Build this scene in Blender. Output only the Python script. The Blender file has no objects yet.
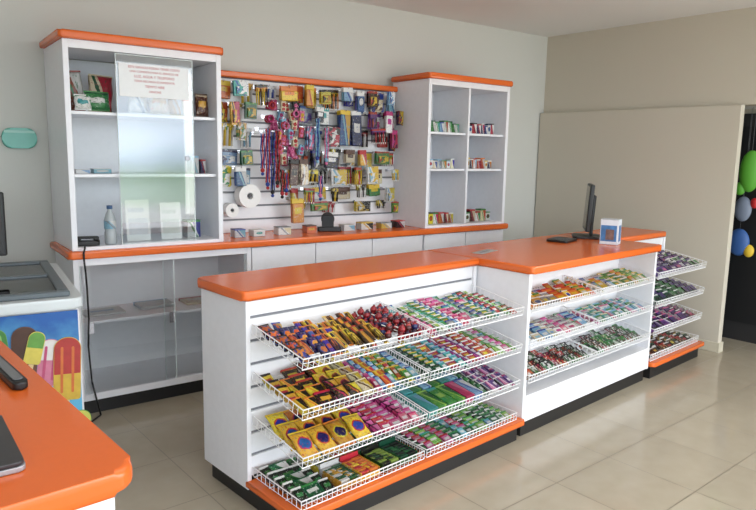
import bpy, bmesh, math, random
from mathutils import Matrix, Vector
random.seed(11)
R=math.radians
sc=bpy.context.scene
try:
    sc.view_settings.view_transform='Standard'
except Exception: pass
COL=sc.collection

# ------------------------------------------------------------ materials
def lin(c):
    return tuple(((x/255)/12.92 if x/255<=.04045 else ((x/255+.055)/1.055)**2.4) for x in c)+(1,)
def newmat(name):
    m=bpy.data.materials.new(name);m.use_nodes=True
    nt=m.node_tree;b=nt.nodes['Principled BSDF'];return m,nt,b
def plain(name,c,rough=.5,metal=0,spec=.5,noise=.04,scale=30):
    m,nt,b=newmat(name)
    b.inputs['Roughness'].default_value=rough;b.inputs['Metallic'].default_value=metal
    b.inputs['Specular IOR Level'].default_value=spec
    L=lin(c)
    tc=nt.nodes.new('ShaderNodeTexCoord');n=nt.nodes.new('ShaderNodeTexNoise');n.inputs['Scale'].default_value=scale
    mx=nt.nodes.new('ShaderNodeMix');mx.data_type='RGBA'
    mx.inputs[6].default_value=tuple(x*(1-noise) for x in L[:3])+(1,)
    mx.inputs[7].default_value=tuple(min(1,x*(1+noise)) for x in L[:3])+(1,)
    nt.links.new(tc.outputs['Object'],n.inputs['Vector']);nt.links.new(n.outputs['Fac'],mx.inputs[0])
    nt.links.new(mx.outputs[2],b.inputs['Base Color'])
    return m
def mathn(nt,op,a,b=None,c=None):
    n=nt.nodes.new('ShaderNodeMath');n.operation=op
    for i,x in enumerate((a,b,c)):
        if x is None: continue
        if isinstance(x,(int,float)): n.inputs[i].default_value=x
        else: nt.links.new(x,n.inputs[i])
    return n.outputs[0]
def mixc(nt,f,a,b):
    n=nt.nodes.new('ShaderNodeMix');n.data_type='RGBA'
    if isinstance(f,(int,float)): n.inputs[0].default_value=f
    else: nt.links.new(f,n.inputs[0])
    for i,x in ((6,a),(7,b)):
        if isinstance(x,tuple): n.inputs[i].default_value=x
        else: nt.links.new(x,n.inputs[i])
    return n.outputs[2]
_pc={}
def dull(c):   # slightly muted ink
    g=sum(c)/3;return tuple(.88*(x*.88+g*.12) for x in c)
def printmat(c1,c2,c3,pat=0,vert=False,wob=.12):
    """printed packaging: base colour, label, accent, small lettering-like marks; every pack varies a little"""
    key=(c1,c2,c3,pat,vert,wob)
    if key in _pc: return _pc[key]
    m,nt,b=newmat('printed_packaging')
    b.inputs['Roughness'].default_value=.30
    tc=nt.nodes.new('ShaderNodeTexCoord')
    oi=nt.nodes.new('ShaderNodeObjectInfo')
    rnd=oi.outputs['Random']
    nz=nt.nodes.new('ShaderNodeTexNoise');nz.noise_dimensions='4D';nz.inputs['Scale'].default_value=2.4;nz.inputs['Detail'].default_value=2
    nt.links.new(tc.outputs['Generated'],nz.inputs['Vector']);nt.links.new(mathn(nt,'MULTIPLY',rnd,30),nz.inputs['W'])
    va=nt.nodes.new('ShaderNodeVectorMath');va.operation='MULTIPLY_ADD'
    nt.links.new(nz.outputs['Color'],va.inputs[0]);va.inputs[1].default_value=(wob,)*3
    vb=nt.nodes.new('ShaderNodeVectorMath');vb.operation='SUBTRACT';nt.links.new(tc.outputs['Generated'],vb.inputs[0]);vb.inputs[1].default_value=(wob/2,)*3
    nt.links.new(vb.outputs[0],va.inputs[2])
    sp=nt.nodes.new('ShaderNodeSeparateXYZ');nt.links.new(va.outputs[0],sp.inputs[0]);x,y,z=sp.outputs
    if vert:y=z
    C1,C2,C3=lin(dull(c1)),lin(dull(c2)),lin(dull(c3))
    dx=mathn(nt,'SUBTRACT',x,.5);dy=mathn(nt,'SUBTRACT',y,.5)
    if pat==0:
        e=mathn(nt,'ADD',mathn(nt,'MULTIPLY',mathn(nt,'MULTIPLY',dx,dx),7.0),mathn(nt,'MULTIPLY',mathn(nt,'MULTIPLY',dy,dy),16.0))
        f=mathn(nt,'LESS_THAN',e,.85);g=mathn(nt,'LESS_THAN',e,.55)
        col=mixc(nt,f,C1,C3);col=mixc(nt,g,col,C2)
    elif pat==1:
        d=mathn(nt,'ADD',x,mathn(nt,'MULTIPLY',y,.6))
        f=mathn(nt,'GREATER_THAN',d,.92);g=mathn(nt,'COMPARE',d,.74,.07)
        col=mixc(nt,f,C1,C2);col=mixc(nt,g,col,C3)
    elif pat==2:
        f=mathn(nt,'COMPARE',y,.52,.13);g=mathn(nt,'COMPARE',x,.48,.3)
        h=mathn(nt,'MULTIPLY',f,g);e=mathn(nt,'GREATER_THAN',dy,.36)
        col=mixc(nt,h,C1,C2);col=mixc(nt,e,col,C3)
    else:
        n=nt.nodes.new('ShaderNodeTexVoronoi');n.inputs['Scale'].default_value=5.5
        nt.links.new(va.outputs[0],n.inputs['Vector'])
        s2=nt.nodes.new('ShaderNodeSeparateColor');nt.links.new(n.outputs['Color'],s2.inputs[0])
        f=mathn(nt,'GREATER_THAN',s2.outputs[0],.6);g=mathn(nt,'GREATER_THAN',s2.outputs[1],.76)
        col=mixc(nt,f,C1,C2);col=mixc(nt,g,col,C3)
    br=nt.nodes.new('ShaderNodeTexNoise');br.inputs['Scale'].default_value=10;br.inputs['Detail'].default_value=1
    nt.links.new(va.outputs[0],br.inputs['Vector'])
    k=mathn(nt,'GREATER_THAN',br.outputs['Fac'],.64);col=mixc(nt,mathn(nt,'MULTIPLY',k,.7),col,C3)
    k=mathn(nt,'LESS_THAN',br.outputs['Fac'],.34);col=mixc(nt,mathn(nt,'MULTIPLY',k,.5),col,C2)
    hs=nt.nodes.new('ShaderNodeHueSaturation')
    nt.links.new(mathn(nt,'MULTIPLY_ADD',rnd,.06,.47),hs.inputs['Hue'])
    nt.links.new(mathn(nt,'MULTIPLY_ADD',mathn(nt,'FRACT',mathn(nt,'MULTIPLY',rnd,7.3)),.48,.60),hs.inputs['Value'])
    nt.links.new(col,hs.inputs['Color'])
    nt.links.new(hs.outputs[0],b.inputs['Base Color'])
    _pc[key]=m;return m
def printmat_v(c1,c2,c3,p):return printmat(c1,c2,c3,p,True)
def glassmat(name,tint,fac,ior=1.45):
    m,nt,b=newmat(name);nt.nodes.remove(b)
    o=nt.nodes['Material Output'];t=nt.nodes.new('ShaderNodeBsdfTransparent');t.inputs[0].default_value=lin(tint)
    g=nt.nodes.new('ShaderNodeBsdfGlossy');g.inputs['Roughness'].default_value=.03
    fr=nt.nodes.new('ShaderNodeFresnel');fr.inputs[0].default_value=ior
    f=mathn(nt,'ADD',fr.outputs[0],fac)
    mx=nt.nodes.new('ShaderNodeMixShader');nt.links.new(f,mx.inputs[0]);nt.links.new(t.outputs[0],mx.inputs[1]);nt.links.new(g.outputs[0],mx.inputs[2])
    nt.links.new(mx.outputs[0],o.inputs[0]);return m

M_white=plain('white_melamine',(232,233,238),.35)
M_whitein=plain('white_melamine_inner',(230,232,236),.45)
M_slat=plain('slatwall_white',(230,231,235),.35)
M_groove=plain('slatwall_groove',(120,122,128),.6)
M_orange=plain('orange_laminate',(222,104,40),.22,noise=.03,scale=60)
M_black=plain('black_plastic',(20,20,22),.4)
M_kick=plain('dark_kickboard',(28,27,28),.45)
M_wire=plain('white_coated_wire',(236,236,238),.35)
M_chrome=plain('chrome_metal',(200,200,205),.2,metal=1)
M_silver=plain('silver_plastic',(165,165,170),.35,metal=.4)
M_grey=plain('grey_plastic',(110,112,116),.45)
M_paper=plain('white_paper',(238,238,236),.7)
M_glass=glassmat('door_glass',(250,252,252),.07)
M_glass2=glassmat('cabinet_glass',(253,254,254),.04,1.3)
M_glass3=glassmat('freezer_glass',(165,185,195),.10)

def wallmat(name,c):
    m,nt,b=newmat(name);b.inputs['Roughness'].default_value=.85
    tc=nt.nodes.new('ShaderNodeTexCoord');n=nt.nodes.new('ShaderNodeTexNoise');n.inputs['Scale'].default_value=1.5;n.inputs['Detail'].default_value=6
    nt.links.new(tc.outputs['Object'],n.inputs['Vector']);L=lin(c)
    col=mixc(nt,n.outputs['Fac'],tuple(x*.96 for x in L[:3])+(1,),tuple(x*1.03 for x in L[:3])+(1,))
    nt.links.new(col,b.inputs['Base Color'])
    n2=nt.nodes.new('ShaderNodeTexNoise');n2.inputs['Scale'].default_value=90
    nt.links.new(tc.outputs['Object'],n2.inputs['Vector'])
    bp=nt.nodes.new('ShaderNodeBump');bp.inputs['Strength'].default_value=.06;bp.inputs['Distance'].default_value=.01
    nt.links.new(n2.outputs['Fac'],bp.inputs['Height']);nt.links.new(bp.outputs[0],b.inputs['Normal'])
    return m
M_wallb=wallmat('painted_wall',(202,203,198))
M_wallr=wallmat('painted_wall_warm',(200,193,178))
M_ceil=wallmat('ceiling_paint',(230,230,228))
def floormat():
    m,nt,b=newmat('beige_floor_tiles')
    tc=nt.nodes.new('ShaderNodeTexCoord');mp=nt.nodes.new('ShaderNodeMapping')
    mp.inputs['Location'].default_value=(.13,.08,0)
    br=nt.nodes.new('ShaderNodeTexBrick');br.offset=0;br.squash=1
    br.inputs['Scale'].default_value=1;br.inputs['Brick Width'].default_value=.42;br.inputs['Row Height'].default_value=.42
    br.inputs['Mortar Size'].default_value=.0042;br.inputs['Mortar Smooth'].default_value=.6
    br.inputs['Color1'].default_value=lin((180,171,153));br.inputs['Color2'].default_value=lin((174,165,147));br.inputs['Mortar'].default_value=lin((134,125,109))
    nt.links.new(tc.outputs['Object'],mp.inputs[0]);nt.links.new(mp.outputs[0],br.inputs['Vector'])
    n=nt.nodes.new('ShaderNodeTexNoise');n.inputs['Scale'].default_value=9;n.inputs['Detail'].default_value=8
    nt.links.new(tc.outputs['Object'],n.inputs['Vector'])
    mm=nt.nodes.new('ShaderNodeMix');mm.data_type='RGBA';mm.blend_type='MULTIPLY'
    cr=nt.nodes.new('ShaderNodeValToRGB');cr.color_ramp.elements[0].position=.3;cr.color_ramp.elements[0].color=(.93,.925,.91,1);cr.color_ramp.elements[1].position=.7;cr.color_ramp.elements[1].color=(1,1,1,1)
    nt.links.new(n.outputs['Fac'],cr.inputs[0]);mm.inputs[0].default_value=1
    nt.links.new(br.outputs['Color'],mm.inputs[6]);nt.links.new(cr.outputs[0],mm.inputs[7]);nt.links.new(mm.outputs[2],b.inputs['Base Color'])
    r=mathn(nt,'MULTIPLY_ADD',br.outputs['Fac'],.4,.15);nt.links.new(r,b.inputs['Roughness'])
    return m
M_floor=floormat()

# ------------------------------------------------------------ mesh helpers
def bx(bm,x0,x1,y0,y1,z0,z1,mi=0,bev=0,seg=1):
    M=Matrix.Translation(((x0+x1)/2,(y0+y1)/2,(z0+z1)/2))@Matrix.Diagonal((x1-x0,y1-y0,z1-z0,1))
    r=bmesh.ops.create_cube(bm,size=1,matrix=M);vs=r['verts']
    fs=set(f for v in vs for f in v.link_faces)
    for f in fs:f.material_index=mi
    if bev:
        es=set(e for v in vs for e in v.link_edges)
        rr=bmesh.ops.bevel(bm,geom=list(es),offset=bev,segments=seg,affect='EDGES',profile=.5)
        for f in rr['faces']:f.material_index=mi
def tube(bm,p0,p1,r,seg=5,mi=0,r2=None,caps=True):
    p0=Vector(p0);p1=Vector(p1);d=p1-p0
    M=Matrix.Translation((p0+p1)/2)@d.to_track_quat('Z','Y').to_matrix().to_4x4()
    rr=bmesh.ops.create_cone(bm,cap_ends=caps,segments=seg,radius1=r,radius2=r if r2 is None else r2,depth=d.length,matrix=M)
    for f in set(f for v in rr['verts'] for f in v.link_faces):f.material_index=mi;f.smooth=seg>5
def poly(bm,pts,r,seg=6,mi=0):
    for a,b in zip(pts[:-1],pts[1:]):tube(bm,a,b,r,seg,mi)
def ball(bm,c,r,mi=0,s=(1,1,1),u=12,v=8):
    rr=bmesh.ops.create_uvsphere(bm,u_segments=u,v_segments=v,radius=r,matrix=Matrix.Translation(c)@Matrix.Diagonal((*s,1)))
    for f in set(f for w in rr['verts'] for f in w.link_faces):f.material_index=mi;f.smooth=True
def slab(bm,pts,z0,z1,mi=0,bev=0,seg=3):
    b=[bm.verts.new((p[0],p[1],z0)) for p in pts];t=[bm.verts.new((p[0],p[1],z1)) for p in pts]
    F=[bm.faces.new(b[::-1]),bm.faces.new(t)]
    for i in range(len(pts)):
        j=(i+1)%len(pts);F.append(bm.faces.new((b[i],b[j],t[j],t[i])))
    for f in F:f.material_index=mi
    if bev:
        es=list(F[1].edges)+list(F[0].edges)
        rr=bmesh.ops.bevel(bm,geom=es,offset=bev,segments=seg,affect='EDGES',profile=.5)
        for f in rr['faces']:f.material_index=mi;f.smooth=True
def rrect(x0,x1,y0,y1,rs,n=6):
    """rounded rectangle outline; rs = radii at (x0,y0),(x1,y0),(x1,y1),(x0,y1)"""
    o=[]
    for (cx,cy,sx,sy,a0),r in zip(((x0,y0,1,1,180),(x1,y0,-1,1,270),(x1,y1,-1,-1,0),(x0,y1,1,-1,90)),rs):
        if r<=0:o.append((cx,cy));continue
        for i in range(n+1):
            a=R(a0+90*i/n);o.append((cx+sx*r+r*math.cos(a),cy+sy*r+r*math.sin(a)))
    return o
def mk(name,bm,mats,M=None,parent=None,label=None,cat=None,group=None,kind=None):
    bmesh.ops.recalc_face_normals(bm,faces=bm.faces)
    me=bpy.data.meshes.new(name);bm.to_mesh(me);bm.free()
    for m in (mats if isinstance(mats,(list,tuple)) else [mats]):me.materials.append(m)
    return mko(name,me,M,parent,label,cat,group,kind)
def mko(name,me,M=None,parent=None,label=None,cat=None,group=None,kind=None):
    o=bpy.data.objects.new(name,me);COL.objects.link(o)
    if parent:o.parent=parent
    if M is not None:o.matrix_local=M
    if label:o['label']=label
    if cat:o['category']=cat
    if group:o['group']=group
    if kind:o['kind']=kind
    return o
def root(name,M,label,cat,group=None):
    e=mko(name,None,M,None,label,cat,group);e.empty_display_size=.1;return e
def B():return bmesh.new()
def textpart(s,size,mat,M,parent,name='lettering'):
    cu=bpy.data.curves.new('t','FONT');cu.body=s;cu.size=size;cu.align_x='CENTER';cu.align_y='CENTER';cu.extrude=.0004
    t=bpy.data.objects.new('t',cu);COL.objects.link(t);bpy.context.view_layer.update()
    me=bpy.data.meshes.new_from_object(t.evaluated_get(bpy.context.evaluated_depsgraph_get()))
    bpy.data.objects.remove(t);me.materials.clear();me.materials.append(mat)
    return mko(name,me,M,parent)

# frames
TH=R(2.94);IO=Vector((1.20,2.24,0))
def IF(u,v,z=0,extra=Matrix()):
    return Matrix.Translation(IO)@Matrix.Rotation(TH,4,'Z')@Matrix.Translation((u,v,z))@extra
PH=R(-3.4);BO=Vector((.94,3.59,0))
def BF(u,v,z=0,extra=Matrix()):
    return Matrix.Translation(BO)@Matrix.Rotation(PH,4,'Z')@Matrix.Translation((u,v,z))@extra

# ------------------------------------------------------------ room
def struct(name,bm,mats,M=None):return mk(name,bm,mats,M,kind='structure')
ZC=2.51
b=B();bx(b,-3,5.9,-1.6,4.6,-.1,0);struct('floor',b,M_floor)
b=B();bx(b,-3,5.9,-1.6,4.6,ZC,ZC+.1);struct('ceiling',b,M_ceil)
b=B();bx(b,-3.9,4.9,.485,.6,0,ZC);struct('wall_back',b,M_wallb,BF(0,0))
b=B();bx(b,5.135,5.3,-1.6,3.84,1.835,ZC);struct('wall_right',b,M_wallr)
b=B();bx(b,5.075,5.135,2.07,3.82,0,1.832,bev=.004);struct('wall_partition',b,M_wallr)
b=B();bx(b,5.6,5.7,-1.6,3.84,0,1.835);struct('wall_alcove',b,M_wallr)
b=B();bx(b,5.301,5.7,-1.6,3.84,1.836,1.9);struct('trim_1',b,M_ceil)
b=B();bx(b,-3.1,-3,-1.6,4.6,0,ZC);struct('wall_left',b,M_wallb)
M_skirt=plain('skirting_tile',(205,198,178),.3)
b=B();bx(b,5.063,5.0745,2.06,3.80,0,.075,bev=.003);bx(b,5.063,5.14,2.058,2.0695,0,.075);struct('baseboard_right',b,M_skirt)
b=B();bx(b,5.57,5.6,1.0,2.7,0,1.80,0);
for y in (1.1,1.95):bx(b,5.56,5.571,y,y+.65,.15,1.7,1)
struct('door_1',b,[plain('dark_door',(40,40,42),.5),plain('dark_door_glass',(22,23,26),.5)])

# ------------------------------------------------------------ wall fixtures
e=root('wall_holder',BF(-.145,.484,1.48),'teal translucent oval plastic holder fixed to the grey wall','wall holder')
b=B();slab(b,rrect(-.085,.085,-.055,.055,(.045,)*4),0,.030,0,.008)
mk('holder_body',b,plain('teal_plastic',(105,180,165),.25,noise=.15,scale=12),Matrix.Rotation(R(90),4,'X'),e)
b=B();slab(b,rrect(-.075,.075,.028,.042,(.006,)*4),.0305,.034,0)
mk('holder_glint',b,plain('pale_teal',(150,200,188),.3),Matrix.Rotation(R(90),4,'X'),e)  # pale strip: a glint put on the holder as colour

# ------------------------------------------------------------ slat panel
def slats(bm,w,z0,z1,y,t=.016,pitch=.095,g=.012):
    bx(bm,0,w,y+t*.55,y+t,z0,z1,1)
    z=z0
    while z<z1-.01:
        zz=min(z+pitch-g,z1);bx(bm,0,w,y,y+t,z,zz,0,.002);z+=pitch
# ------------------------------------------------------------ island units
W1=1.41;W2=1.42;W3=.82;PR=.33
def backunit(u0,w,label,front_d=PR):
    e=root('gondola_display_unit',IF(u0,0),label,'display counter','wire shelf display units')
    b=B();bx(b,.004,.024,-.0,.36,.08,.858,0,.002);mk('side_panel',b,M_white,None,e)
    b=B();bx(b,w-.024,w-.004,-.0,.36,.08,.858,0,.002);mk('side_panel',b,M_white,None,e)
    b=B();bx(b,.0245,w-.0245,.335,.355,.08,.858);mk('rear_panel',b,M_white,None,e)
    b=B();slats(b,w-.05,.13,.857,.012);mk('slat_panel',b,[M_slat,M_groove],Matrix.Translation((.025,0,0)),e)
    b=B();slab(b,rrect(.0,w-.006,-front_d-.02,.009,(.02,.004,.0,.0)),.088,.118,0,.008);mk('base_deck',b,M_orange,None,e,'orange laminate base deck')
    b=B();bx(b,.03,w-.02,-front_d+.015,.34,0,.079,0);mk('kickboard',b,M_kick,None,e)
    return e
UN1=backunit(0,W1,'white gondola counter with four tiers of sloped wire shelves of sweets')
UN3=backunit(W1+W2+.002,W3,'narrow white gondola section beside the partition wall, dark-wrapped sweets')
e=root('gondola_display_unit',IF(W1+.002,-PR),'white boxed counter section with three wire shelves and low front panel','display counter','wire shelf display units')
UN2=e
w=W2-.004
b=B();bx(b,.01,.032,.01,.69,.08,.858,0,.002);mk('side_panel',b,M_white,None,e)
b=B();bx(b,w-.032,w-.01,.01,.69,.08,.858,0,.002);mk('side_panel',b,M_white,None,e)
b=B();bx(b,.033,w-.033,.67,.69,.08,.858);mk('rear_panel',b,M_white,None,e)
b=B();slats(b,w-.068,.225,.857,.25);mk('slat_panel',b,[M_slat,M_groove],Matrix.Translation((.034,0,0)),e)
b=B();bx(b,.033,w-.033,.012,.66,.205,.222);mk('bottom_board',b,M_white,None,e)
b=B();bx(b,.033,w-.033,.012,.03,.082,.204,0,.002);mk('front_panel',b,M_white,None,e)
b=B();bx(b,.03,w-.03,.03,.67,0,.079);mk('kickboard',b,M_kick,None,e)
def ctop(u0,u1,v0,v1,rs,label):
    b=B();slab(b,rrect(0,u1-u0,0,v1-v0,rs),0,.04,0,.012,4)
    mk('countertop',b,M_orange,IF(u0,v0,.86),None,label,'countertop','island countertops')
ctop(-.012,W1-.001,-.01,.375,(.02,0,0,.02),'orange laminate countertop with rounded edge on the shelf unit')
ctop(W1+.001,W1+W2-.001,-.345,.375,(.02,.02,0,0),'wide orange laminate countertop carrying the monitor')
ctop(W1+W2+.001,W1+W2+W3-.01,-.01,.375,(0,.02,.02,0),'short orange laminate countertop near the partition wall')

# ------------------------------------------------------------ wire shelf
def wireshelf(w,D,M,label,unit,lip=.035):
    """local: x along, y=0 back .. -D front, z=0 deck top"""
    e=mko('wire_shelf',None,None,unit,label);e.empty_display_size=.1
    e.matrix_local=unit.matrix_basis.inverted()@M
    r=.0016
    b=B();n=int(w/.024)
    for i in range(n+1):
        x=w*i/n;tube(b,(x,0,-.003),(x,-D,-.003),r,4,caps=False)
    for y in (-.005,-D*.35,-D*.7,-D+.001):tube(b,(0,y,-.007),(w,y,-.007),.0026,5)
    mk('wire_deck',b,M_wire,None,e)
    b=B()
    for z,rr in ((lip,.003),(lip*.5,.0018)):tube(b,(0,-D,z),(w,-D,z),rr,6)
    for i in range(n+1):
        x=w*i/n;tube(b,(x,-D,-.004),(x,-D,lip),r,4,caps=False)
    mk('front_lip',b,M_wire,None,e)
    for sx in (.0,w):
        b=B();poly(b,[(sx,0,-.004),(sx,0,lip*1.1),(sx,-D,lip)],.0026,5)
        m=int(D/.03)
        for i in range(1,m):
            y=-D*i/m;tube(b,(sx,y,-.004),(sx,y,lip*1.05),r,4,caps=False)
        mk('side_lip',b,M_wire,None,e)
    return e
def tilt(a):return Matrix.Rotation(a,4,'X')

# ------------------------------------------------------------ products
KM={}
def mesh_of(name,fn,*a):
    k=(name,)+a
    if k not in KM:
        b=B();mats=fn(b,*a);bmesh.ops.recalc_face_normals(b,faces=b.faces)
        me=bpy.data.meshes.new(name);b.to_mesh(me);b.free()
        for m in mats:me.materials.append(m)
        KM[k]=me
    return KM[k]
def f_pack(b,w,d,h,pal):
    bx(b,-w/2,w/2,0,d,0,h,0,.0015)
    bx(b,-w/2-.0008,w/2+.0008,d*.93,d+.0008,-.0004,h+.0006,1)
    c1,c2,c3,p=pal;return [printmat(c1,c2,c3,p),plain('pack_end',dull(c3),.35)]
def f_bar(b,w,d,h,pal):
    bx(b,-w/2,w/2,.008,d-.008,0,h,0,h*.3,2)
    for y0,y1 in ((0,.0085),(d-.0085,d)):
        n=6
        for i in range(n):
            x0=-w/2+w*i/n;bx(b,x0,x0+w/n*.9,y0,y1,h*.4,h*.4+.0015,1)
    c1,c2,c3,p=pal;return [printmat(c1,c2,c3,p),plain('wrapper_crimp',dull(c3),.3)]
def f_bag(b,w,d,h,pal):
    N=14;g={};rs=random.Random(int(w*1000)+int(d*7000))
    ph=[rs.uniform(0,6) for _ in range(6)]
    for side in (0,1):
        for i in range(N+1):
            for j in range(N+1):
                x=i/N;y=j/N;k=(max(0,math.sin(math.pi*x))*max(0,math.sin(math.pi*y)))**.45
                if side==1 and (i in(0,N) or j in(0,N)):g[1,i,j]=g[0,i,j];continue
                wr=h*.15*(math.sin(17*x+5*y+ph[0])+math.sin(11*y-9*x+ph[1])+.7*math.sin(26*y+8*x+ph[2]))*k*(1.25-k)
                z=h/2+(h/2*k+wr if side else -h/2*k)
                g[side,i,j]=b.verts.new(((x-.5)*w+(.025*w*math.sin(9*y+ph[3]) if i in(0,N) else 0),y*d,z))
    for side in (0,1):
        for i in range(N):
            for j in range(N):
                f=b.faces.new((g[side,i,j],g[side,i+1,j],g[side,i+1,j+1],g[side,i,j+1]));f.smooth=True
    for y in (0,d):
        bx(b,-w/2,w/2,y-.005,y+.005,h/2-.0007,h/2+.0007,1)
    c1,c2,c3,p=pal;return [printmat(c1,c2,c3,p,wob=.12 if p==0 else .3),plain('bag_seal',dull(c1),.3)]
def f_display(b,w,d,h,pal):
    t=.0015
    bx(b,-w/2,w/2,0,d,0,t);bx(b,-w/2,-w/2+t,0,d,t,h);bx(b,w/2-t,w/2,0,d,t,h)
    bx(b,-w/2+t,w/2-t,0,t,t,h*.7);bx(b,-w/2+t,w/2-t,d-t,d,t,h*1.5)
    n=6
    for i in range(n):
        y=.006+(d-.012)*i/n
        for s in (0,1):
            bx(b,-w/2+.003 if s==0 else .001,-.001 if s==0 else w/2-.003,y,y+(d-.012)/n*.8,t,h*.95,1 if (i+s)%2 else 2,.0015)
    c1,c2,c3,p=pal;return [printmat(c1,c2,c3,p),printmat(c2,c1,c3,2),printmat(c3,c2,c1,1)]
def f_lolli(b,c1,c2):
    ball(b,(0,0,.016),.016,0,(1,1,.95))
    ball(b,(0,0,.020),.0140,1,(1,.8,1))
    tube(b,(0,0,.030),(0,0,.038),.002,6,1,.006)
    tube(b,(0,.012,.016),(0,.034,.018),.0022,6,2)
    return [plain('lolly_wrapper',dull(c1),.2,noise=.7,scale=90),plain('lolly_wrapper_top',dull(c2),.2,noise=.7,scale=110),M_paper]
WH=(240,240,238);BK=(25,22,24);YE=(245,205,45);RD=(205,35,40);BL=(35,70,170);NV=(25,35,95);GR=(55,150,70);DG=(20,95,60);LG=(150,205,80);TE=(60,175,170)
PK=(235,110,165);MG=(200,40,120);OR=(240,130,40);BR=(90,50,32);PU=(95,50,140);LB=(130,190,225);CR=(235,220,180);GY=(150,155,160);YO=(240,170,45)
def place(name,me,M,label,cat,group):
    return mko(name,me,M,None,label,cat,group)
def row(SM,x0,x1,D,kind,pals,w,d,h,pitch,lean,label,group,gap=(.002,.006),ystart=.012,name=None,cat=None,layers=1,miss=.05):
    """columns of goods; w may be a tuple of widths mixed along the shelf"""
    fn={'pack':f_pack,'bar':f_bar,'bag':f_bag,'display':f_display}[kind]
    nm=name or {'pack':'gum_pack','bar':'chocolate_bar','bag':'candy_bag','display':'candy_display_box'}[kind]
    ct=cat or {'pack':'chewing gum','bar':'chocolate bar','bag':'bag of sweets','display':'box of sweets'}[kind]
    ws=w if isinstance(w,tuple) else (w,)
    last=None;xc=x0
    while True:
        ww=random.choice(ws)
        if xc+ww>x1:
            ww=min(ws)
            if xc+ww>x1:break
        pal=random.choice([p for p in pals if p is not last] or pals);last=pal
        x=xc+ww/2
        xc+=ww+random.uniform(*gap)
        dd=d*random.choice((.85,.93,1)) if lean and kind=='pack' else d
        hh=h*random.choice((.75,1)) if lean and kind=='pack' else h
        dd=round(dd,4);hh=round(hh,4)
        y=-D+ystart+(random.uniform(0,.008) if lean and kind!='bag' else 0)
        foot=dd*math.cos(lean)+hh*math.sin(lean) if lean else dd
        lc=lean+(random.uniform(-.01,.10) if lean and kind=='pack' else 0)
        upto=-.008-(pitch*random.choice((0,0,0,1)) if lean and kind!='bag' else 0)
        while y+foot<upto:
            pp=random.choice(pals) if random.random()<.12 else pal
            me=mesh_of(nm,fn,ww,dd,hh,pp)
            if lean==0 or random.random()>miss:
                for l in range(layers):
                    jz=(.055 if kind=='pack' else .09) if lean else .012
                    if kind=='bag' and ww>.07:jz=.05
                    J=Matrix.Rotation(random.uniform(-jz,jz),4,'Z')
                    ln=lc+(random.uniform(-.015,.015) if lean else 0)
                    L=Matrix.Translation((x,y+hh*math.sin(ln)+(random.uniform(-.001,.001) if lean else 0),.0008+l*(hh+.002)))@Matrix.Rotation(ln,4,'X')@J
                    place(nm,me,SM@L,label,ct,group)
            y+=pitch
AL=R(9.5)
rows_z=[.725,.535,.35]
def gumpals(*p):return [(a,b_,c,k) for a,b_,c,k in p]
GUM1=gumpals((GR,WH,DG,2),(PK,WH,MG,2),(WH,GR,TE,1),(TE,WH,BL,2),(RD,WH,DG,2),(LG,WH,DG,2),(WH,PK,MG,2),(LB,WH,BL,1),(MG,WH,PK,2),(GR,YE,WH,2),(GY,WH,BL,2),(DG,LG,WH,1),(BK,WH,GR,2))
for k,z in enumerate(rows_z):
    for s in range(2):
        wireshelf(.66,.34,IF(.035+s*.675,.008,z,tilt(AL)),'white coated wire shelf with raised front lip',UN1)
SB=[IF(.035+s*.675,.008,.132,tilt(R(1.2))) for s in range(2)]
for M in SB:wireshelf(.66,.33,M,'white coated wire basket resting on the orange base deck',UN1,lip=.03)
def S1(k,s):return IF(.035+s*.675,.008,rows_z[k],tilt(AL))
D=.34
# tier 1
S=S1(0,0);g='sweets on the top tier'
row(S,.01,.15,D,'bag',[(NV,OR,BL,0),(BL,YE,OR,1),(OR,NV,RD,1),(BK,BL,OR,3)],(.04,.05),.07,.02,.058,R(24),'glossy blue and orange bag of sweets on wire shelf',g)
row(S,.155,.30,D,'bar',[(NV,OR,YE,1),(BL,RD,OR,2),(BK,YE,OR,1),(NV,BK,OR,3)],(.024,.03),.095,.012,.046,R(19),'blue and orange wrapped chocolate bar on wire shelf',g)
row(S,.30,.45,D,'bar',[(YE,BK,RD,1),(BK,YE,WH,2),(CR,BR,YE,1),(BK,OR,BR,1),(BR,BK,YE,3)],(.024,.03),.10,.012,.046,R(19),'yellow and black wrapped chocolate bar on wire shelf',g)
lm=[mesh_of('lollipop',f_lolli,(150,25,35),(55,30,60)),mesh_of('lollipop',f_lolli,(170,30,40),(150,40,50)),mesh_of('lollipop',f_lolli,NV,(160,30,40)),mesh_of('lollipop',f_lolli,(90,35,35),(190,60,60))]
for i in range(5):
    for j in range(8):
        for l in range(2):
            if l and (i==4 or j==7):continue
            if random.random()<.2:continue
            x=.475+.0375*i+(.0175 if l else 0)+random.uniform(-.001,.001);y=-D+.025+.0365*j+(.0175 if l else 0)
            place('lollipop',random.choice(lm),S@Matrix.Translation((x,y,.001+l*.026))@Matrix.Rotation(random.uniform(-.6,.6),4,'Z'),'dark red foil-wrapped round lollipop','lollipop','round lollipops on the top tier')
LN=R(15)
S=S1(0,1)
row(S,.005,.655,D,'pack',GUM1,(.030,.038,.046,.055),.052,.0085,.036,LN,'small striped chewing gum pack on wire shelf',g)
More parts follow.
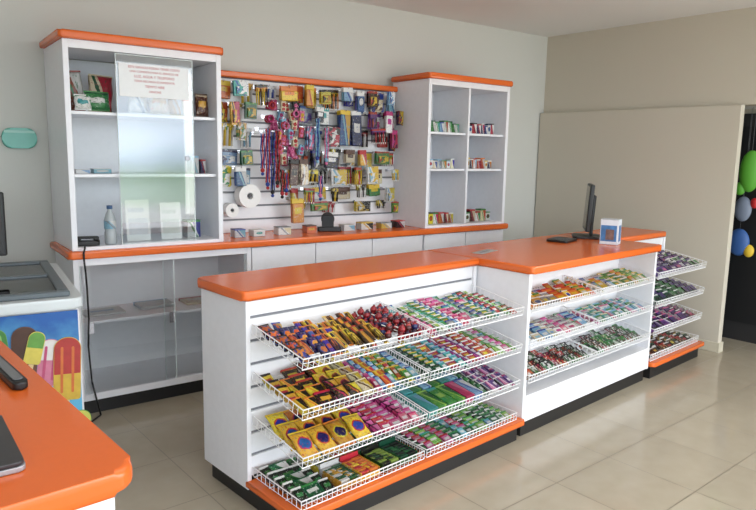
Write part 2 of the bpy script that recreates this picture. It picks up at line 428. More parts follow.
# tier 2
S=S1(1,0);g='sweets on the second tier'
row(S,.01,.19,D,'pack',[(YE,BK,RD,2),(YE,RD,BK,2),(YE,BK,OR,1),(BK,YE,RD,2)],(.045,.075),.08,.012,.054,R(15),'yellow and black sweet carton on wire shelf',g,name='candy_carton',cat='sweets')
row(S,.19,.385,D,'bag',[(YE,BR,RD,0),(BR,YE,CR,0),(CR,YE,BR,1),(BK,YE,RD,1)],(.045,.06),.075,.018,.058,R(22),'yellow and brown bag of sweets on wire shelf',g)
row(S,.39,.65,D,'bar',[(RD,WH,YE,2),(MG,WH,PK,2),(LB,WH,BL,2),(OR,RD,YE,1),(GR,WH,YE,2),(BK,RD,WH,1)],(.024,.034),.08,.010,.042,R(16),'brightly wrapped sweet bar on wire shelf',g)
S=S1(1,1)
row(S,.005,.655,D,'pack',gumpals((GR,WH,YE,2),(OR,WH,RD,1),(PK,WH,MG,2),(YE,GR,RD,2),(LG,WH,GR,1),(TE,WH,LB,2),(RD,YE,WH,2),(MG,WH,PU,1),(PU,WH,PK,2),(DG,WH,BK,2)),(.034,.044,.06),.055,.0085,.037,LN,'small striped chewing gum pack on wire shelf',g)
# tier 3
S=S1(2,0);g='sweets on the third tier'
row(S,.014,.37,D,'bag',[(YO,NV,RD,0),(YE,BL,RD,0),(OR,NV,YE,0)],.080,.12,.024,.078,R(21),'yellow-orange snack bag with blue oval badge',g,miss=0,gap=(.007,.010))
row(S,.38,.65,D,'pack',[(MG,WH,RD,2),(PK,WH,MG,2),(RD,YE,WH,2),(MG,PK,BK,1),(PU,PK,WH,1)],(.042,.06),.058,.009,.037,R(15),'pink sweet pack with white label on wire shelf',g,name='candy_carton',cat='sweets')
S=S1(2,1)
row(S,.01,.40,D,'pack',[(GR,DG,LG,1),(PU,MG,PU,1),(TE,LB,TE,1),(LB,WH,BL,1),(MG,PK,MG,1),(GR,LG,TE,2)],.058,.145,.018,.16,0,'plain coloured flat chocolate carton on wire shelf',g,name='chocolate_carton',cat='chocolate',layers=2,gap=(.003,.006))
row(S,.41,.655,D,'bar',[(PU,WH,MG,2),(GR,WH,DG,2),(PK,PU,WH,1),(BL,WH,PU,2),(BK,PU,WH,1)],(.026,.036),.08,.010,.040,R(16),'purple and green wrapped chocolate bar on wire shelf',g)
# base
S=SB[0];g='sweets in the base baskets';D=.33
row(S,.01,.20,D,'pack',[(DG,WH,GR,2),(GR,WH,DG,1),(BK,GR,WH,2)],(.042,.08),.085,.013,.054,R(16),'green and white sweet carton in base basket',g,name='candy_carton',cat='sweets')
row(S,.20,.42,D,'display',[(YE,OR,RD,2),(YE,DG,WH,2)],.1,.14,.035,.15,0,'open sweet display carton in base basket',g)
row(S,.425,.655,D,'display',[(GR,BK,DG,2),(DG,LG,BK,2)],.1,.14,.035,.15,0,'open green display carton in base basket',g)
S=SB[1]
row(S,.005,.655,D,'pack',gumpals((DG,WH,GR,2),(TE,WH,DG,1),(GR,WH,TE,2),(WH,GR,DG,2),(LG,WH,GR,2),(PK,WH,RD,2),(LB,WH,TE,2),(BK,GR,WH,2)),(.036,.046,.06),.056,.009,.038,LN,'green and white chewing gum pack in base basket',g)
# ---- unit 2
rz2=[.705,.52,.335]
g='sweets on the centre unit shelves'
def S2(k,s):return IF(W1+.042+s*.67,-PR+.245,rz2[k],tilt(R(9)))
for k,z in enumerate(rz2):
    for s in range(2):wireshelf(.66,.245,S2(k,s),'white coated wire shelf inside the centre counter section',UN2)
D=.245
P2=[[gumpals((YE,WH,GR,2),(OR,YE,RD,2),(WH,RD,BL,1),(YE,BL,WH,0),(CR,OR,BR,3),(GY,YE,WH,2)),gumpals((LG,WH,GR,2),(YE,WH,OR,2),(WH,GR,YE,1),(GR,YE,WH,2),(WH,LB,BL,1))],
    [gumpals((PK,WH,MG,2),(LB,WH,BL,2),(WH,PK,GR,1),(CR,LB,WH,2),(WH,MG,GY,2),(WH,LB,GY,3)),gumpals((LB,WH,GR,1),(GR,WH,LB,2),(WH,LB,PK,2),(TE,WH,CR,2),(PK,LB,WH,1))],
    [gumpals((GR,WH,BK,3),(BR,WH,RD,3),(CR,RD,BK,3),(BK,GR,WH,3)),gumpals((WH,BR,GR,3),(RD,WH,BK,3),(GR,WH,BR,3),(WH,BK,GR,1),(BK,CR,GR,3))]]
for k in range(3):
    for s in range(2):
        row(S2(k,s),.01,.65,D,'pack',P2[k][s],(.05,.066,.085),.068,.008,.041,R(16),'small printed sweet pack on wire shelf',g,name='candy_pack',cat='sweets',miss=.06)
# ---- unit 3
g='dark-wrapped sweets beside the partition'
U3=W1+W2+.03
rz3=[.73,.54,.355]
P3=[gumpals((PU,WH,BK,2),(BK,PU,WH,3),(PU,BK,GY,2),(PU,PK,NV,2),(BK,GR,WH,1)),gumpals((BK,GY,GR,3),(DG,BK,WH,2),(BK,PU,GY,1),(BK,DG,PU,3)),gumpals((BK,PU,WH,2),(PU,BK,WH,1),(BK,MG,GY,3),(PU,NV,PK,2)),gumpals((BK,RD,WH,2),(BK,WH,DG,2),(CR,BK,RD,3),(BR,YE,WH,2))]
for k in range(4):
    if k<3: M=IF(U3,.008,rz3[k],tilt(AL));D=.33
    else: M=IF(U3,.008,.132,tilt(R(1.2)));D=.32
    wireshelf(.76,D,M,'white coated wire shelf beside the partition wall',UN3)
    row(M,.01,.75,D,'pack',P3[k],(.055,.075),.075,.012,.047,R(22),'dark printed sweet pack on wire shelf',g,name='licorice_pack',cat='sweets')  # ordinary candy packs in dark wrappers; licorice is a made-up kind

# ------------------------------------------------------------ things on the island
e=root('monitor',Matrix.Translation((3.94,2.53,.901))@Matrix.Rotation(R(-143),4,'Z'),'thin black flat screen monitor seen edge-on on orange countertop','monitor')
b=B();slab(b,rrect(-.11,.11,-.09,.09,(.03,)*4),0,.014,0,.004);mk('stand_base',b,M_black,None,e)
b=B();bx(b,-.03,.03,.02,.04,.014,.16,0,.004);mk('stand_neck',b,M_black,None,e)
TL=Matrix.Translation((0,.0,.05))@Matrix.Rotation(R(-3),4,'X')
b=B();bx(b,-.15,.15,-.018,.010,0,.31,0,.006,2);bx(b,-.10,.10,.0101,.032,.05,.24,0,.006);mk('bezel',b,M_black,TL,e)
b=B();bx(b,-.135,.135,-.0195,-.0182,.02,.295);mk('screen',b,plain('lcd_screen',(30,34,42),.1),TL,e)
e=root('keypad',Matrix.Translation((3.62,2.50,.901))@Matrix.Rotation(R(15),4,'Z'),'flat black keypad lying on orange countertop','keypad')
b=B();slab(b,rrect(-.1,.1,-.07,.07,(.015,)*4),0,.014,0,.004);mk('keypad_body',b,M_black,None,e)
for i in range(3):
    for j in range(4):
        b=B();bx(b,-.04+.025*i,-.022+.025*i,-.05+.025*j,-.032+.025*j,.0145,.017,0,.001);mk('key',b,M_grey,None,e)
e=root('product_box',Matrix.Translation((3.765,2.245,.901))@Matrix.Rotation(R(20),4,'Z'),'small white and blue cardboard product box on orange countertop','box')
b=B();bx(b,-.045,.045,-.055,.055,0,.155,0,.0015);mk('carton',b,plain('box_white',(215,222,232),.4),None,e)
BLU=plain('box_blue',(70,120,175),.35,noise=.6,scale=28);PHO=plain('box_photo',(120,95,90),.35,noise=.7,scale=45)
b=B();bx(b,-.0458,-.0453,-.045,.050,.02,.12);mk('printed_picture',b,BLU,None,e)
b=B();bx(b,-.035,.035,-.0558,-.0553,.02,.12);mk('printed_picture',b,BLU,None,e)
b=B();bx(b,-.0463,-.0459,-.03,.02,.03,.095);mk('printed_photo',b,PHO,None,e)
b=B();bx(b,-.0465,.0465,-.0565,.0565,.1555,.157);mk('lid_flap',b,plain('box_lid',(205,215,225),.4),None,e)
e=root('leaflet',IF(1.62,.12,.9015)@Matrix.Rotation(R(12),4,'Z'),'white paper leaflet lying on orange countertop','paper')
b=B();bx(b,-.1,.1,-.035,.035,0,.0015,0);mk('sheet',b,printmat((232,228,220),(120,125,120),(240,160,110),2),None,e)

# ------------------------------------------------------------ back cabinets
def upper(u0,w,depth,label,shelf_z,divider=None,name='wall_cabinet'):
    e=root(name,BF(u0,0,.906),label,'cabinet')
    H=1.966-.906
    b=B();bx(b,0,.028,0,depth,0,H,0,.002);mk('side_panel',b,M_white,None,e)
    b=B();bx(b,w-.028,w,0,depth,0,H,0,.002);mk('side_panel',b,M_white,None,e)
    b=B();bx(b,.0285,w-.0285,depth-.012,depth-.001,0.018,H-.045);mk('back_panel',b,M_whitein,None,e)
    b=B();bx(b,.0285,w-.0285,.002,depth-.001,0,.0175);mk('bottom_board',b,M_white,None,e)
    b=B();bx(b,.0285,w-.0285,.002,depth-.001,H-.04,H);mk('top_board',b,M_white,None,e)
    b=B();slab(b,rrect(-.02,w+.012,-.025,depth,(.02,.02,0,0)),H+.001,H+.04,0,.012,3);mk('cornice',b,M_orange,None,e,'orange laminate cornice board')
    for z in shelf_z:
        zz=z-.906
        segs=[(.0285,w-.0285)] if not divider else [(.0285,divider-.0095),(divider+.0095,w-.0285)]
        for a,c in segs:
            b=B();bx(b,a,c,.03,depth-.013,zz-.016,zz,0,.001);mk('shelf',b,M_white,None,e)
    if divider:
        b=B();bx(b,divider-.009,divider+.009,.01,depth-.013,.0185,H-.0405);mk('divider',b,M_white,None,e)
    return e
LW=.825
LC=upper(0,LW,.475,'white shelving cabinet with orange cornice and sliding glass doors',[1.30,1.62])
RC=upper(2.372,.823,.42,'white open shelving cabinet with orange cornice and centre divider',[1.335,1.60],.405)
M_alu=plain('glass_edge',(205,215,215),.3)
d=mko('door',None,Matrix.Translation((.25,.006,.019)),LC)
b=B();bx(b,.004,.407,0,.005,.004,.992);mk('glass_pane',b,M_glass,None,d)
b=B();bx(b,0,.0038,-.001,.006,0,.996);bx(b,.4072,.411,-.001,.006,0,.996);bx(b,.0039,.4071,-.001,.006,0,.0038);bx(b,.0039,.4071,-.001,.006,.9922,.996);mk('pane_edge_trim',b,M_alu,None,d)
b=B();bx(b,-.012,.012,-.004,-.0005,.45,.475,0,.0015);mk('handle',b,M_silver,Matrix.Translation((.37,0,0)),d)
e=root('slatwall_panel',BF(LW+.004,.36,.906),'white grooved slat wall panel with orange top trim','slat wall')
sw=2.37-LW-.007
b=B();slats(b,sw,0,.985,.02,pitch=.09);mk('slats',b,[M_slat,M_groove],None,e)
b=B();bx(b,0,sw,.037,.10,0,.985);mk('backing_board',b,M_whitein,None,e)
b=B();bx(b,0,sw,-.01,.10,.986,1.024,0,.008,2);mk('cornice',b,M_orange,None,e,'orange laminate trim')
b=B();slab(b,rrect(0,3.25,0,.49,(.02,.02,0,0)),0,.04,0,.012,3)
mk('back_worktop',b,M_orange,BF(-.025,-.03,.8655),None,'long orange laminate worktop under the wall cabinets','worktop')
e=root('glass_display_cabinet',BF(0,0),'low white display cabinet with sliding glass front','cabinet')
w=1.0
b=B();bx(b,0,.028,0,.46,.09,.864,0,.002);mk('side_panel',b,M_white,None,e)
b=B();bx(b,w-.028,w,0,.46,.09,.864,0,.002);mk('side_panel',b,M_white,None,e)
b=B();bx(b,.0285,w-.0285,.44,.46,.09,.864);mk('back_panel',b,M_whitein,None,e)
b=B();bx(b,.0285,w-.0285,.0,.4395,.09,.125);mk('bottom_board',b,M_white,None,e)
b=B();bx(b,.0285,w-.0285,.0,.03,.825,.864);mk('top_rail',b,M_white,None,e)
b=B();bx(b,.0285,w-.0285,.10,.4395,.485,.50);mk('shelf',b,M_white,None,e)
b=B();bx(b,.01,w-.01,.05,.45,0,.089);mk('kickboard',b,M_kick,None,e)
for x0,x1,y in ((.03,.53,.010),(.47,.97,.022)):
    d=mko('door',None,Matrix.Translation((x0,y,.126)),e)
    b=B();bx(b,.004,x1-x0-.004,0,.005,0,.698);mk('glass_pane',b,M_glass2,None,d)
    b=B();bx(b,0,.0038,-.001,.006,0,.698);bx(b,x1-x0-.0038,x1-x0,-.001,.006,0,.698);mk('pane_edge_trim',b,M_alu,None,d)
    b=B();bx(b,.03,.06,-.003,-.0005,.33,.39,0,.001);mk('handle',b,M_chrome,None,d)
e=root('drawer_cabinet',BF(1.003,0),'low white cabinet with row of plain drawers and doors','cabinet')
w=1.35
b=B();bx(b,0,w,.02,.46,.09,.864);mk('body',b,M_white,None,e)
b=B();bx(b,.01,w-.01,.06,.45,0,.089);mk('kickboard',b,M_kick,None,e)
for i in range(3):
    x=w/3*i
    b=B();bx(b,0,w/3-.006,0,.019,0,.158,0,.002);mk('drawer',b,M_white,Matrix.Translation((x+.003,0,.70)),e)
    b=B();bx(b,0,w/3-.006,0,.019,0,.600,0,.002);mk('door',b,M_white,Matrix.Translation((x+.003,0,.095)),e)
e=root('low_cabinet',BF(2.364,0),'low white cabinet under the open shelving cabinet','cabinet')
b=B();bx(b,0,.83,.02,.46,.09,.864);mk('body',b,M_white,None,e)
b=B();bx(b,.01,.82,.06,.45,0,.089);mk('kickboard',b,M_kick,None,e)
for i in range(2):
    b=B();bx(b,.004+.415*i,.411+.415*i,0,.019,.095,.858,0,.002);mk('door',b,M_white,None,e)

# ------------------------------------------------------------ cartons
def f_carton(b,w,d,h,pal):
    bx(b,-w/2,w/2,0,d,0,h,0,.001)
    bx(b,-w/2-.0006,w/2+.0006,-.0006,d+.0006,h*.9,h+.0006,1)
    c1,c2,c3,p=pal;return [printmat_v(c1,c2,c3,p),plain('carton_lid',dull(c3),.4)]
def carton(u,v,z,w,d,h,pal,group,label,name='medicine_carton',cat='box'):
    place(name,mesh_of(name,f_carton,w,d,h,pal),BF(u,v,z,Matrix.Rotation(random.uniform(-.05,.05),4,'Z')),label,cat,group)
g='small cartons in the open shelving cabinet'
def shelfline(u0,u1,z,v,specs,hr,label,wr=(.028,.046)):
    u=u0;i=0
    while u<u1:
        w=random.uniform(*wr);h=random.uniform(*hr)
        if u+w>u1:break
        carton(u+w/2,v,z+.0007,w,.06,h,specs[i%len(specs)],g,label);u+=w+.004;i+=1
L_='small printed carton standing on white shelf'
shelfline(2.42,2.76,1.60,.08,[(WH,GR,DG,1),(GR,WH,DG,1),(WH,TE,GR,1),(LB,WH,BL,1),(WH,RD,GR,1)],(.065,.09),L_)
shelfline(2.80,3.14,1.60,.08,[(NV,WH,BL,1),(WH,BL,NV,0),(RD,WH,BK,1),(NV,WH,RD,1),(NV,RD,WH,1)],(.06,.085),L_)
shelfline(2.42,2.74,1.335,.08,[(WH,OR,GR,1),(WH,RD,LB,0),(CR,BL,WH,1),(WH,GY,LB,1)],(.05,.075),L_)
shelfline(2.80,3.14,1.335,.08,[(RD,WH,OR,1),(WH,RD,YE,0),(NV,OR,WH,1),(WH,LB,RD,1),(OR,RD,WH,1)],(.06,.085),L_)
shelfline(2.42,2.76,.9245,.08,[(RD,YE,WH,1),(YE,RD,BK,0),(WH,RD,GR,1),(OR,WH,RD,1),(BR,CR,RD,1)],(.07,.10),L_,(.04,.06))
shelfline(2.80,3.14,.9245,.08,[(CR,RD,GR,1),(WH,BR,GR,0),(BR,CR,RD,1),(WH,GR,RD,1)],(.07,.10),L_,(.04,.06))
def bagup(u,v,z,w,h,t,pal,label,group=None,name='snack_bag',cat='bag of snacks',yaw=0,roll_=0):
    me=mesh_of(name,f_bag,w,h,t,pal)
    place(name,me,BF(u,v,z+.008,Matrix.Rotation(yaw,4,'Z')@Matrix.Rotation(R(83),4,'X')@Matrix.Rotation(roll_,4,'Z')),label,cat,group)
bagup(.085,.20,1.62,.10,.20,.05,((175,70,60),WH,GR,1),'red and white plastic bag of goods standing on shelf',roll_=.06)
bagup(.165,.10,1.62,.13,.09,.06,(GR,WH,DG,2),'low green crumpled plastic bag on shelf',yaw=.2)
bagup(.215,.22,1.62,.12,.19,.05,(CR,RD,DG,1),'cream plastic bag with red and green print on shelf',yaw=-.1,roll_=-.07)
bagup(.095,.07,1.62,.08,.07,.04,(WH,TE,GR,2),'small white and teal bag at the shelf edge')
bagup(.40,.16,1.62,.11,.12,.05,(WH,CR,GY,1),'pale clear bag behind the glass door')
bagup(.50,.12,1.62,.11,.13,.05,(CR,YE,OR,2),'cream and yellow bag behind the glass door')
bagup(.60,.16,1.62,.10,.15,.04,(YE,WH,CR,1),'white and yellow snack bag behind the glass door')
bagup(.69,.20,1.62,.08,.14,.04,(CR,OR,WH,2),'cream snack packet beside the glass door')
bagup(.745,.11,1.62,.075,.12,.04,(BR,YE,CR,2),'brown and yellow bag at the end of shelf')
g='small boxes in the glass-door cabinet'
for u,z,w,h,p in ((.10,1.30,.07,.02,(WH,LB,WH,1)),(.20,1.30,.09,.025,(LB,WH,WH,0)),(.715,1.30,.045,.10,(GY,WH,LB,1)),(.765,1.30,.03,.08,(NV,WH,RD,1)),(.70,.924,.08,.10,(WH,BL,GR,1))):
    carton(u,.14,z,w,.08,h,p,g,'white printed box standing inside the glass-door cabinet','storage_box')
def f_sheet(b,w,h,c):
    bx(b,-w/2,w/2,0,.003,0,h);bx(b,-w/2+.012,w/2-.012,-.0008,-.0002,h*.15,h*.55,1);bx(b,-w/2+.012,w/2-.03,-.0008,-.0002,h*.7,h*.8,1)
    return [M_paper,plain('sheet_print',c,.6,noise=.2,scale=60)]
for u,w,h,c,a in ((.375,.13,.23,(215,218,222),-7),(.56,.12,.21,(212,218,212),-6)):
    mko('standing_paper',mesh_of('standing_paper',f_sheet,w,h,c),BF(u,.12,.9247,Matrix.Rotation(R(a),4,'X')),None,'white printed paper card leaning inside the glass-door cabinet','paper','papers standing in the cabinet')
def bottle(M,label,col):
    e=root('water_bottle',M,label,'bottle')
    b=B();prof=[(.0,0),(.028,0),(.031,.01),(.031,.06),(.028,.075),(.031,.09),(.031,.13),(.02,.165),(.012,.18),(.012,.19)]
    n=16;rings=[]
    for r,z in prof[1:]:rings.append([b.verts.new((r*math.cos(6.2832*i/n),r*math.sin(6.2832*i/n),z)) for i in range(n)])
    for a,c in zip(rings[:-1],rings[1:]):
        for i in range(n):f=b.faces.new((a[i],a[(i+1)%n],c[(i+1)%n],c[i]));f.smooth=True
    b.faces.new(rings[0][::-1]);b.faces.new(rings[-1])
    mk('bottle_body',b,col,None,e)
    b=B();tube(b,(0,0,.1905),(0,0,.208),.015,14);mk('cap',b,plain('blue_cap',(60,90,130),.4),None,e)
    b=B();tube(b,(0,0,.085),(0,0,.128),.0318,20,caps=False);mk('label_band',b,printmat_v(LB,WH,GY,1),None,e)
bottle(BF(.205,.055,.925),'clear plastic water bottle standing on the worktop',plain('clear_plastic',(165,172,175),.15))
e=root('desk_phone',BF(.09,.07,.9245,Matrix.Rotation(R(-15),4,'Z')),'small black desk phone on the worktop corner','phone')
b=B();slab(b,rrect(-.06,.06,-.04,.04,(.012,)*4),0,.025,0,.006);mk('phone_base',b,M_black,None,e)
b=B();bx(b,-.055,.055,-.012,.012,.034,.048,0,.005,2);bx(b,-.058,-.03,-.016,.016,.026,.045,0,.005,2);bx(b,.03,.058,-.016,.016,.026,.045,0,.005,2);mk('handset',b,M_black,None,e)
e=root('power_cable',BF(0,0),'black cable hanging down from the worktop to the floor','cable')
b=B();poly(b,[(.06,-.005,.93),(.055,-.025,.918),(.05,-.036,.913),(.045,-.043,.90),(.045,-.043,.86),(.05,-.04,.80),(.055,-.03,.72),(.058,-.025,.55),(.05,-.022,.40),(.06,-.02,.2),(.09,-.05,.02),(.02,-.1,.006)],.005,8);mk('cord',b,M_black,None,e)
for i,(u,v,w,h,p) in enumerate(((.2,.2,.22,.012,(WH,LB,WH,2)),(.5,.22,.2,.02,(WH,WH,LB,2)),(.76,.2,.18,.015,(CR,WH,RD,2)))):
    place('paper_stack',mesh_of('paper_stack',f_pack,w,.15,h,p),BF(u,v,.5008),'stack of white printed papers on the glass cabinet shelf','papers','paper stacks')
e=root('paper_notice',BF(.45,.0025,1.79),'white paper notice with red lettering taped to glass door','notice')
b=B();bx(b,-.185,.185,-.0012,0,-.085,.085);mk('sheet',b,plain('notice_paper',(235,238,240),.7),None,e)
M_red=plain('red_ink',(185,75,85),.6)
X90=Matrix.Rotation(R(90),4,'X')
for s,sz,z in (('ESTE SERVICIO PODRA TENER COSTO',.016,.068),('UNA COMISION PARA EL SERVICIO DE',.015,.046),('LUZ, AGUA Y TELEFONO',.019,.022),('TODA RECARGA ES INMEDIATA',.015,-.002),('TIEMPO AIRE',.018,-.028),('GRACIAS',.016,-.054)):
    textpart(s,sz,M_red,Matrix.Translation((0,-.0018,z))@X90,e)

# ------------------------------------------------------------ hanging merchandise
def f_blister(b,w,h,pal):
    bx(b,-w/2,w/2,-.0008,.0008,-h,.012,0)
    bx(b,-w*.36,w*.36,-.014,-.0009,-h*.9,-h*.3,1,.004,2)
    c1,c2,c3,p=pal;return [printmat_v(c1,c2,c3,p),printmat_v(c2,c3,c1,3)]
def f_pouch(b,w,h,pal):
    bx(b,-w/2,w/2,-.001,.001,-.02,.012,1)
    bx(b,-w/2,w/2,-.009,.007,-h,-.018,0,.006,2)
    c1,c2,c3,p=pal;return [printmat_v(c1,c2,c3,p),plain('header_card',dull(c2),.4)]
def f_pens(b,w,h,pal):
    bx(b,-w/2,w/2,-.0008,.0008,-.03,.012,0)
    n=max(3,int(w/.016))
    for i in range(n):
        x=-w/2+w*(i+.5)/n
        tube(b,(x,-.006,-.012),(x,-.006,-h+.012),.0045,8,1+i%2);tube(b,(x,-.006,-h+.012),(x,-.006,-h),.0045,8,3,.001)
    c1,c2,c3,p=pal;return [printmat_v(c1,c2,c3,p),plain('pen_a',dull(c2),.3),plain('pen_b',dull(c3),.3),M_paper]
def f_hook(b,L):
    bx(b,-.012,.012,L-.003,L,-.010,.010)
    tube(b,(0,L,0),(0,0,0),.002,6);tube(b,(0,.0,0),(0,-.010,.010),.002,6)
    return [M_chrome]
SV=.38
def hook(u,z,L):
    mko('peg_hook',mesh_of('peg_hook',f_hook,L),BF(u,SV-L-.0006,z),None,'chrome peg hook on the slat wall','hook','peg hooks')
def hang(u,z,w,h,kind,pal,n=2,reach=.09,label='carded small item hanging from a hook on the slat wall'):
    hook(u,z,reach)
    fn={'b':f_blister,'p':f_pouch,'n':f_pens}[kind]
    nm={'b':'blister_pack','p':'hanging_pouch','n':'pen_set'}[kind]
    me=mesh_of(nm,fn,w,h,pal)
    for i in range(n):
        mko(nm,me,BF(u,SV-reach+.006+i*.022,z-.004,Matrix.Rotation(random.uniform(-.08,.08),4,'Y')),None,label,{'b':'packaged item','p':'packaged item','n':'pens'}[kind],'carded items on the slat wall')
def reg(u,z):
    if z>1.78: return ([(BL,YE,WH,1),(YE,OR,BL,1),(OR,YE,BK,2),(TE,WH,BL,1)] if u<1.3 else [(YE,OR,RD,1),(YE,BK,WH,1),(YE,OR,BK,2),(OR,YE,RD,1)] if u<1.85 else [(BL,WH,NV,0),(LB,WH,BL,1),(BK,YE,RD,2),(BR,CR,BL,3),(WH,BL,YE,1)])
    if u<1.15: return [(DG,YE,GR,2),(YE,RD,BK,1),(BL,WH,LB,1),(LB,WH,NV,2),(GR,WH,YE,3),(BK,WH,BL,2)]
    if u<1.8 and z>1.35: return [(WH,TE,BK,2),(BK,RD,GY,3),(GY,PU,BL,2),(LB,PK,NV,3),(BK,WH,BL,2),(WH,RD,BK,3)]
    if z>1.45: return [(YE,WH,RD,1),(RD,MG,BK,3),(WH,MG,PU,2),(NV,YE,RD,1),(PU,BK,RD,2),(BK,RD,MG,3),(RD,WH,BK,2)]
    return [(YE,RD,WH,1),(GR,YE,RD,2),(WH,LB,RD,1),(YE,BK,WH,1),(WH,YE,LB,1),(GY,BK,YE,3),(CR,BR,WH,2)]
rws=[(1.865,.115,1.0),(1.735,.13,1.0),(1.595,.14,1.0),(1.445,.115,1.0),(1.325,.11,.9),(1.20,.085,.75),(1.095,.07,.55)]
for ri,(z,h,pr) in enumerate(rws):
    u=.93+(ri%2)*.02;k=0
    while u<2.30:
        w=random.choice((.06,.08,.10,.12)) if ri<4 else random.choice((.05,.075,.10,.13))
        if u+w>2.35:
            w=.055
            if u+w>2.355:break
        uc=u+w/2;skip=random.random()>pr
        if 1.19<uc<1.53 and 1.36<z<1.80:skip=True
        if 1.15<uc<1.38 and z<1.6:skip=True
        if uc<1.26 and z<1.3:skip=True
        if 1.76<uc<2.02 and 1.46<z<1.8:skip=True
        if not skip:
            zz=z+random.uniform(-.022,.010)
            hang(uc,zz,round(w-.002,4),round(h*random.choice((.7,.85,1.0,1.1)),4),random.choice('bbpnn' if ri>3 else 'bbpn'),random.choice(reg(uc,z)),2,(.05,.125)[k%2])
            k+=1
        u+=w+(random.uniform(-.018,-.008) if ri<5 else random.uniform(.002,.02))
for u,pal in ((1.845,(BL,YE,LB,1)),(1.935,(NV,WH,BL,2))):hang(u,1.72,.082,.23,'p',pal,3,.12,'tall blue card pack hanging on the slat wall')
for u,pal in ((1.43,(BR,BK,CR,2)),(1.50,(CR,BR,WH,3))):hang(u,1.38,.062,.16,'p',pal,2,.15,'brown pouch hanging on the slat wall')
hang(1.45,1.12,.085,.15,'p',(OR,YE,WH,2),2,.155,'orange and yellow packet hanging low on the slat wall')
def f_torus(b,R0,r,c):
    n,m=12,6;vs=[[b.verts.new(((R0+r*math.cos(6.283*j/m))*math.cos(6.283*i/n),r*math.sin(6.283*j/m),(R0+r*math.cos(6.283*j/m))*math.sin(6.283*i/n)-R0)) for j in range(m)] for i in range(n)]
    for i in range(n):
        for j in range(m):
            f=b.faces.new((vs[i][j],vs[(i+1)%n][j],vs[(i+1)%n][(j+1)%m],vs[i][(j+1)%m]));f.smooth=True
    return [plain('hair_tie',dull(c),.6)]
def f_trinket(b,c1,c2):
    bx(b,-.017,.017,-.0006,.0006,-.06,.008,1)
    for k in range(5):
        a=k*1.2566;ball(b,(.008*math.cos(a),-.005,-.02+.008*math.sin(a)),.006,0,(1,.6,1),8,6)
    bx(b,-.010,.010,-.006,-.0008,-.056,-.038,0,.002)
    return [plain('clip',dull(c1),.4),plain('clip_card',dull(c2),.5)]
hc=[(RD,PK),(MG,PK),(PK,MG),(PK,RD),(TE,PK),(RD,CR),(YE,PK),(MG,LB),(PK,BK),(MG,RD)]
for ri in range(7):
    z=1.765-.058*ri
    for ci in range(5):
        u=1.335+.042*ci+(ri%2)*.012
        if u>1.53 or random.random()<.08:continue
        zz=z+random.uniform(-.015,.015)
        rc=(.05,.10)[(ri+ci)%2]
        hook(u,zz,rc)
        me=mesh_of('hair_clip_card',f_trinket,*random.choice(hc))
        for i in range(2):
            mko('hair_clip_card',me,BF(u,SV-rc+.006+i*.018,zz-.003,Matrix.Rotation(random.uniform(-.3,.3),4,'Y')),None,'pink flower hair clip on small card','hair clip','hair clips on the slat wall')
for u,z,cols in ((1.275,1.745,(RD,MG,PK)),(1.27,1.66,(MG,RD,PK)),(1.37,1.62,(PK,RD,MG)),(1.45,1.70,(PK,MG,WH))):
    hook(u,z,.14)
    for i in range(2 if u>1.3 else 5):
        mko('hair_tie',mesh_of('hair_tie',f_torus,.02,.0055,cols[i%3]),BF(u,SV-.134+i*.015,z+.003,Matrix.Rotation(random.uniform(-.3,.3),4,'Y')),None,'small red or pink fabric hair tie on a hook','hair tie','hair ties on the slat wall')
def f_strap(b,L,c1,c2):
    for i,(dx,c) in enumerate(((-.009,0),(0,1),(.009,0))):
        pts=[(dx+.003*math.sin(k*1.3+i),-.004*i,-L*k/8) for k in range(9)]
        poly(b,pts,.0045,6,c)
    ball(b,(0,0,-L-.012),.014,1);ball(b,(0,0,-L-.035),.011,0)
    return [plain('strap_a',dull(c1),.5),plain('strap_b',dull(c2),.5)]
for u,z,L,c1,c2 in ((1.19,1.55,.22,BL,RD),(1.225,1.58,.34,RD,BL),(1.26,1.56,.37,BL,BK),(1.295,1.57,.32,RD,BK),(1.33,1.32,.14,BK,RD),(1.36,1.30,.10,RD,BL),(1.62,1.28,.12,BL,PK),(1.595,1.66,.25,LB,BL),(1.665,1.60,.2,PK,LB)):
    hook(u,z,.165)
    mko('key_strap',mesh_of('key_strap',f_strap,L,c1,c2),BF(u,SV-.158,z-.002),None,'red and blue hanging cord strap on a hook','key strap','cord straps on the slat wall')
def roll(u,z,r,d,lab):
    e=root('paper_roll',BF(u,SV-.02-d,z),lab,'paper roll','white rolls on the slat wall')
    b=B();n=28;ro=[];ri=[]
    for y in (0,d):
        ro.append([b.verts.new((r*math.cos(6.2832*i/n),y,r*math.sin(6.2832*i/n))) for i in range(n)])
        ri.append([b.verts.new((r*.28*math.cos(6.2832*i/n),y,r*.28*math.sin(6.2832*i/n))) for i in range(n)])
    for i in range(n):
        j=(i+1)%n
        for q in ((ro[0][i],ro[0][j],ro[1][j],ro[1][i]),(ri[0][i],ri[0][j],ri[1][j],ri[1][i]),(ro[0][i],ro[0][j],ri[0][j],ri[0][i]),(ro[1][i],ro[1][j],ri[1][j],ri[1][i])):b.faces.new(q)
    mk('paper_winding',b,M_paper,None,e)
    b=B();tube(b,(0,-.012,0),(0,d+.018,0),r*.1,10);mk('peg_rod',b,M_grey,None,e)
roll(1.13,1.15,.076,.08,'large white till paper roll hung on the slat wall');roll(1.015,1.06,.045,.06,'small white till paper roll hung on the slat wall')
e=root('tape_dispenser',BF(1.66,.17,.906,Matrix.Rotation(R(60),4,'Z')),'black tape dispenser standing on the worktop','tape dispenser')
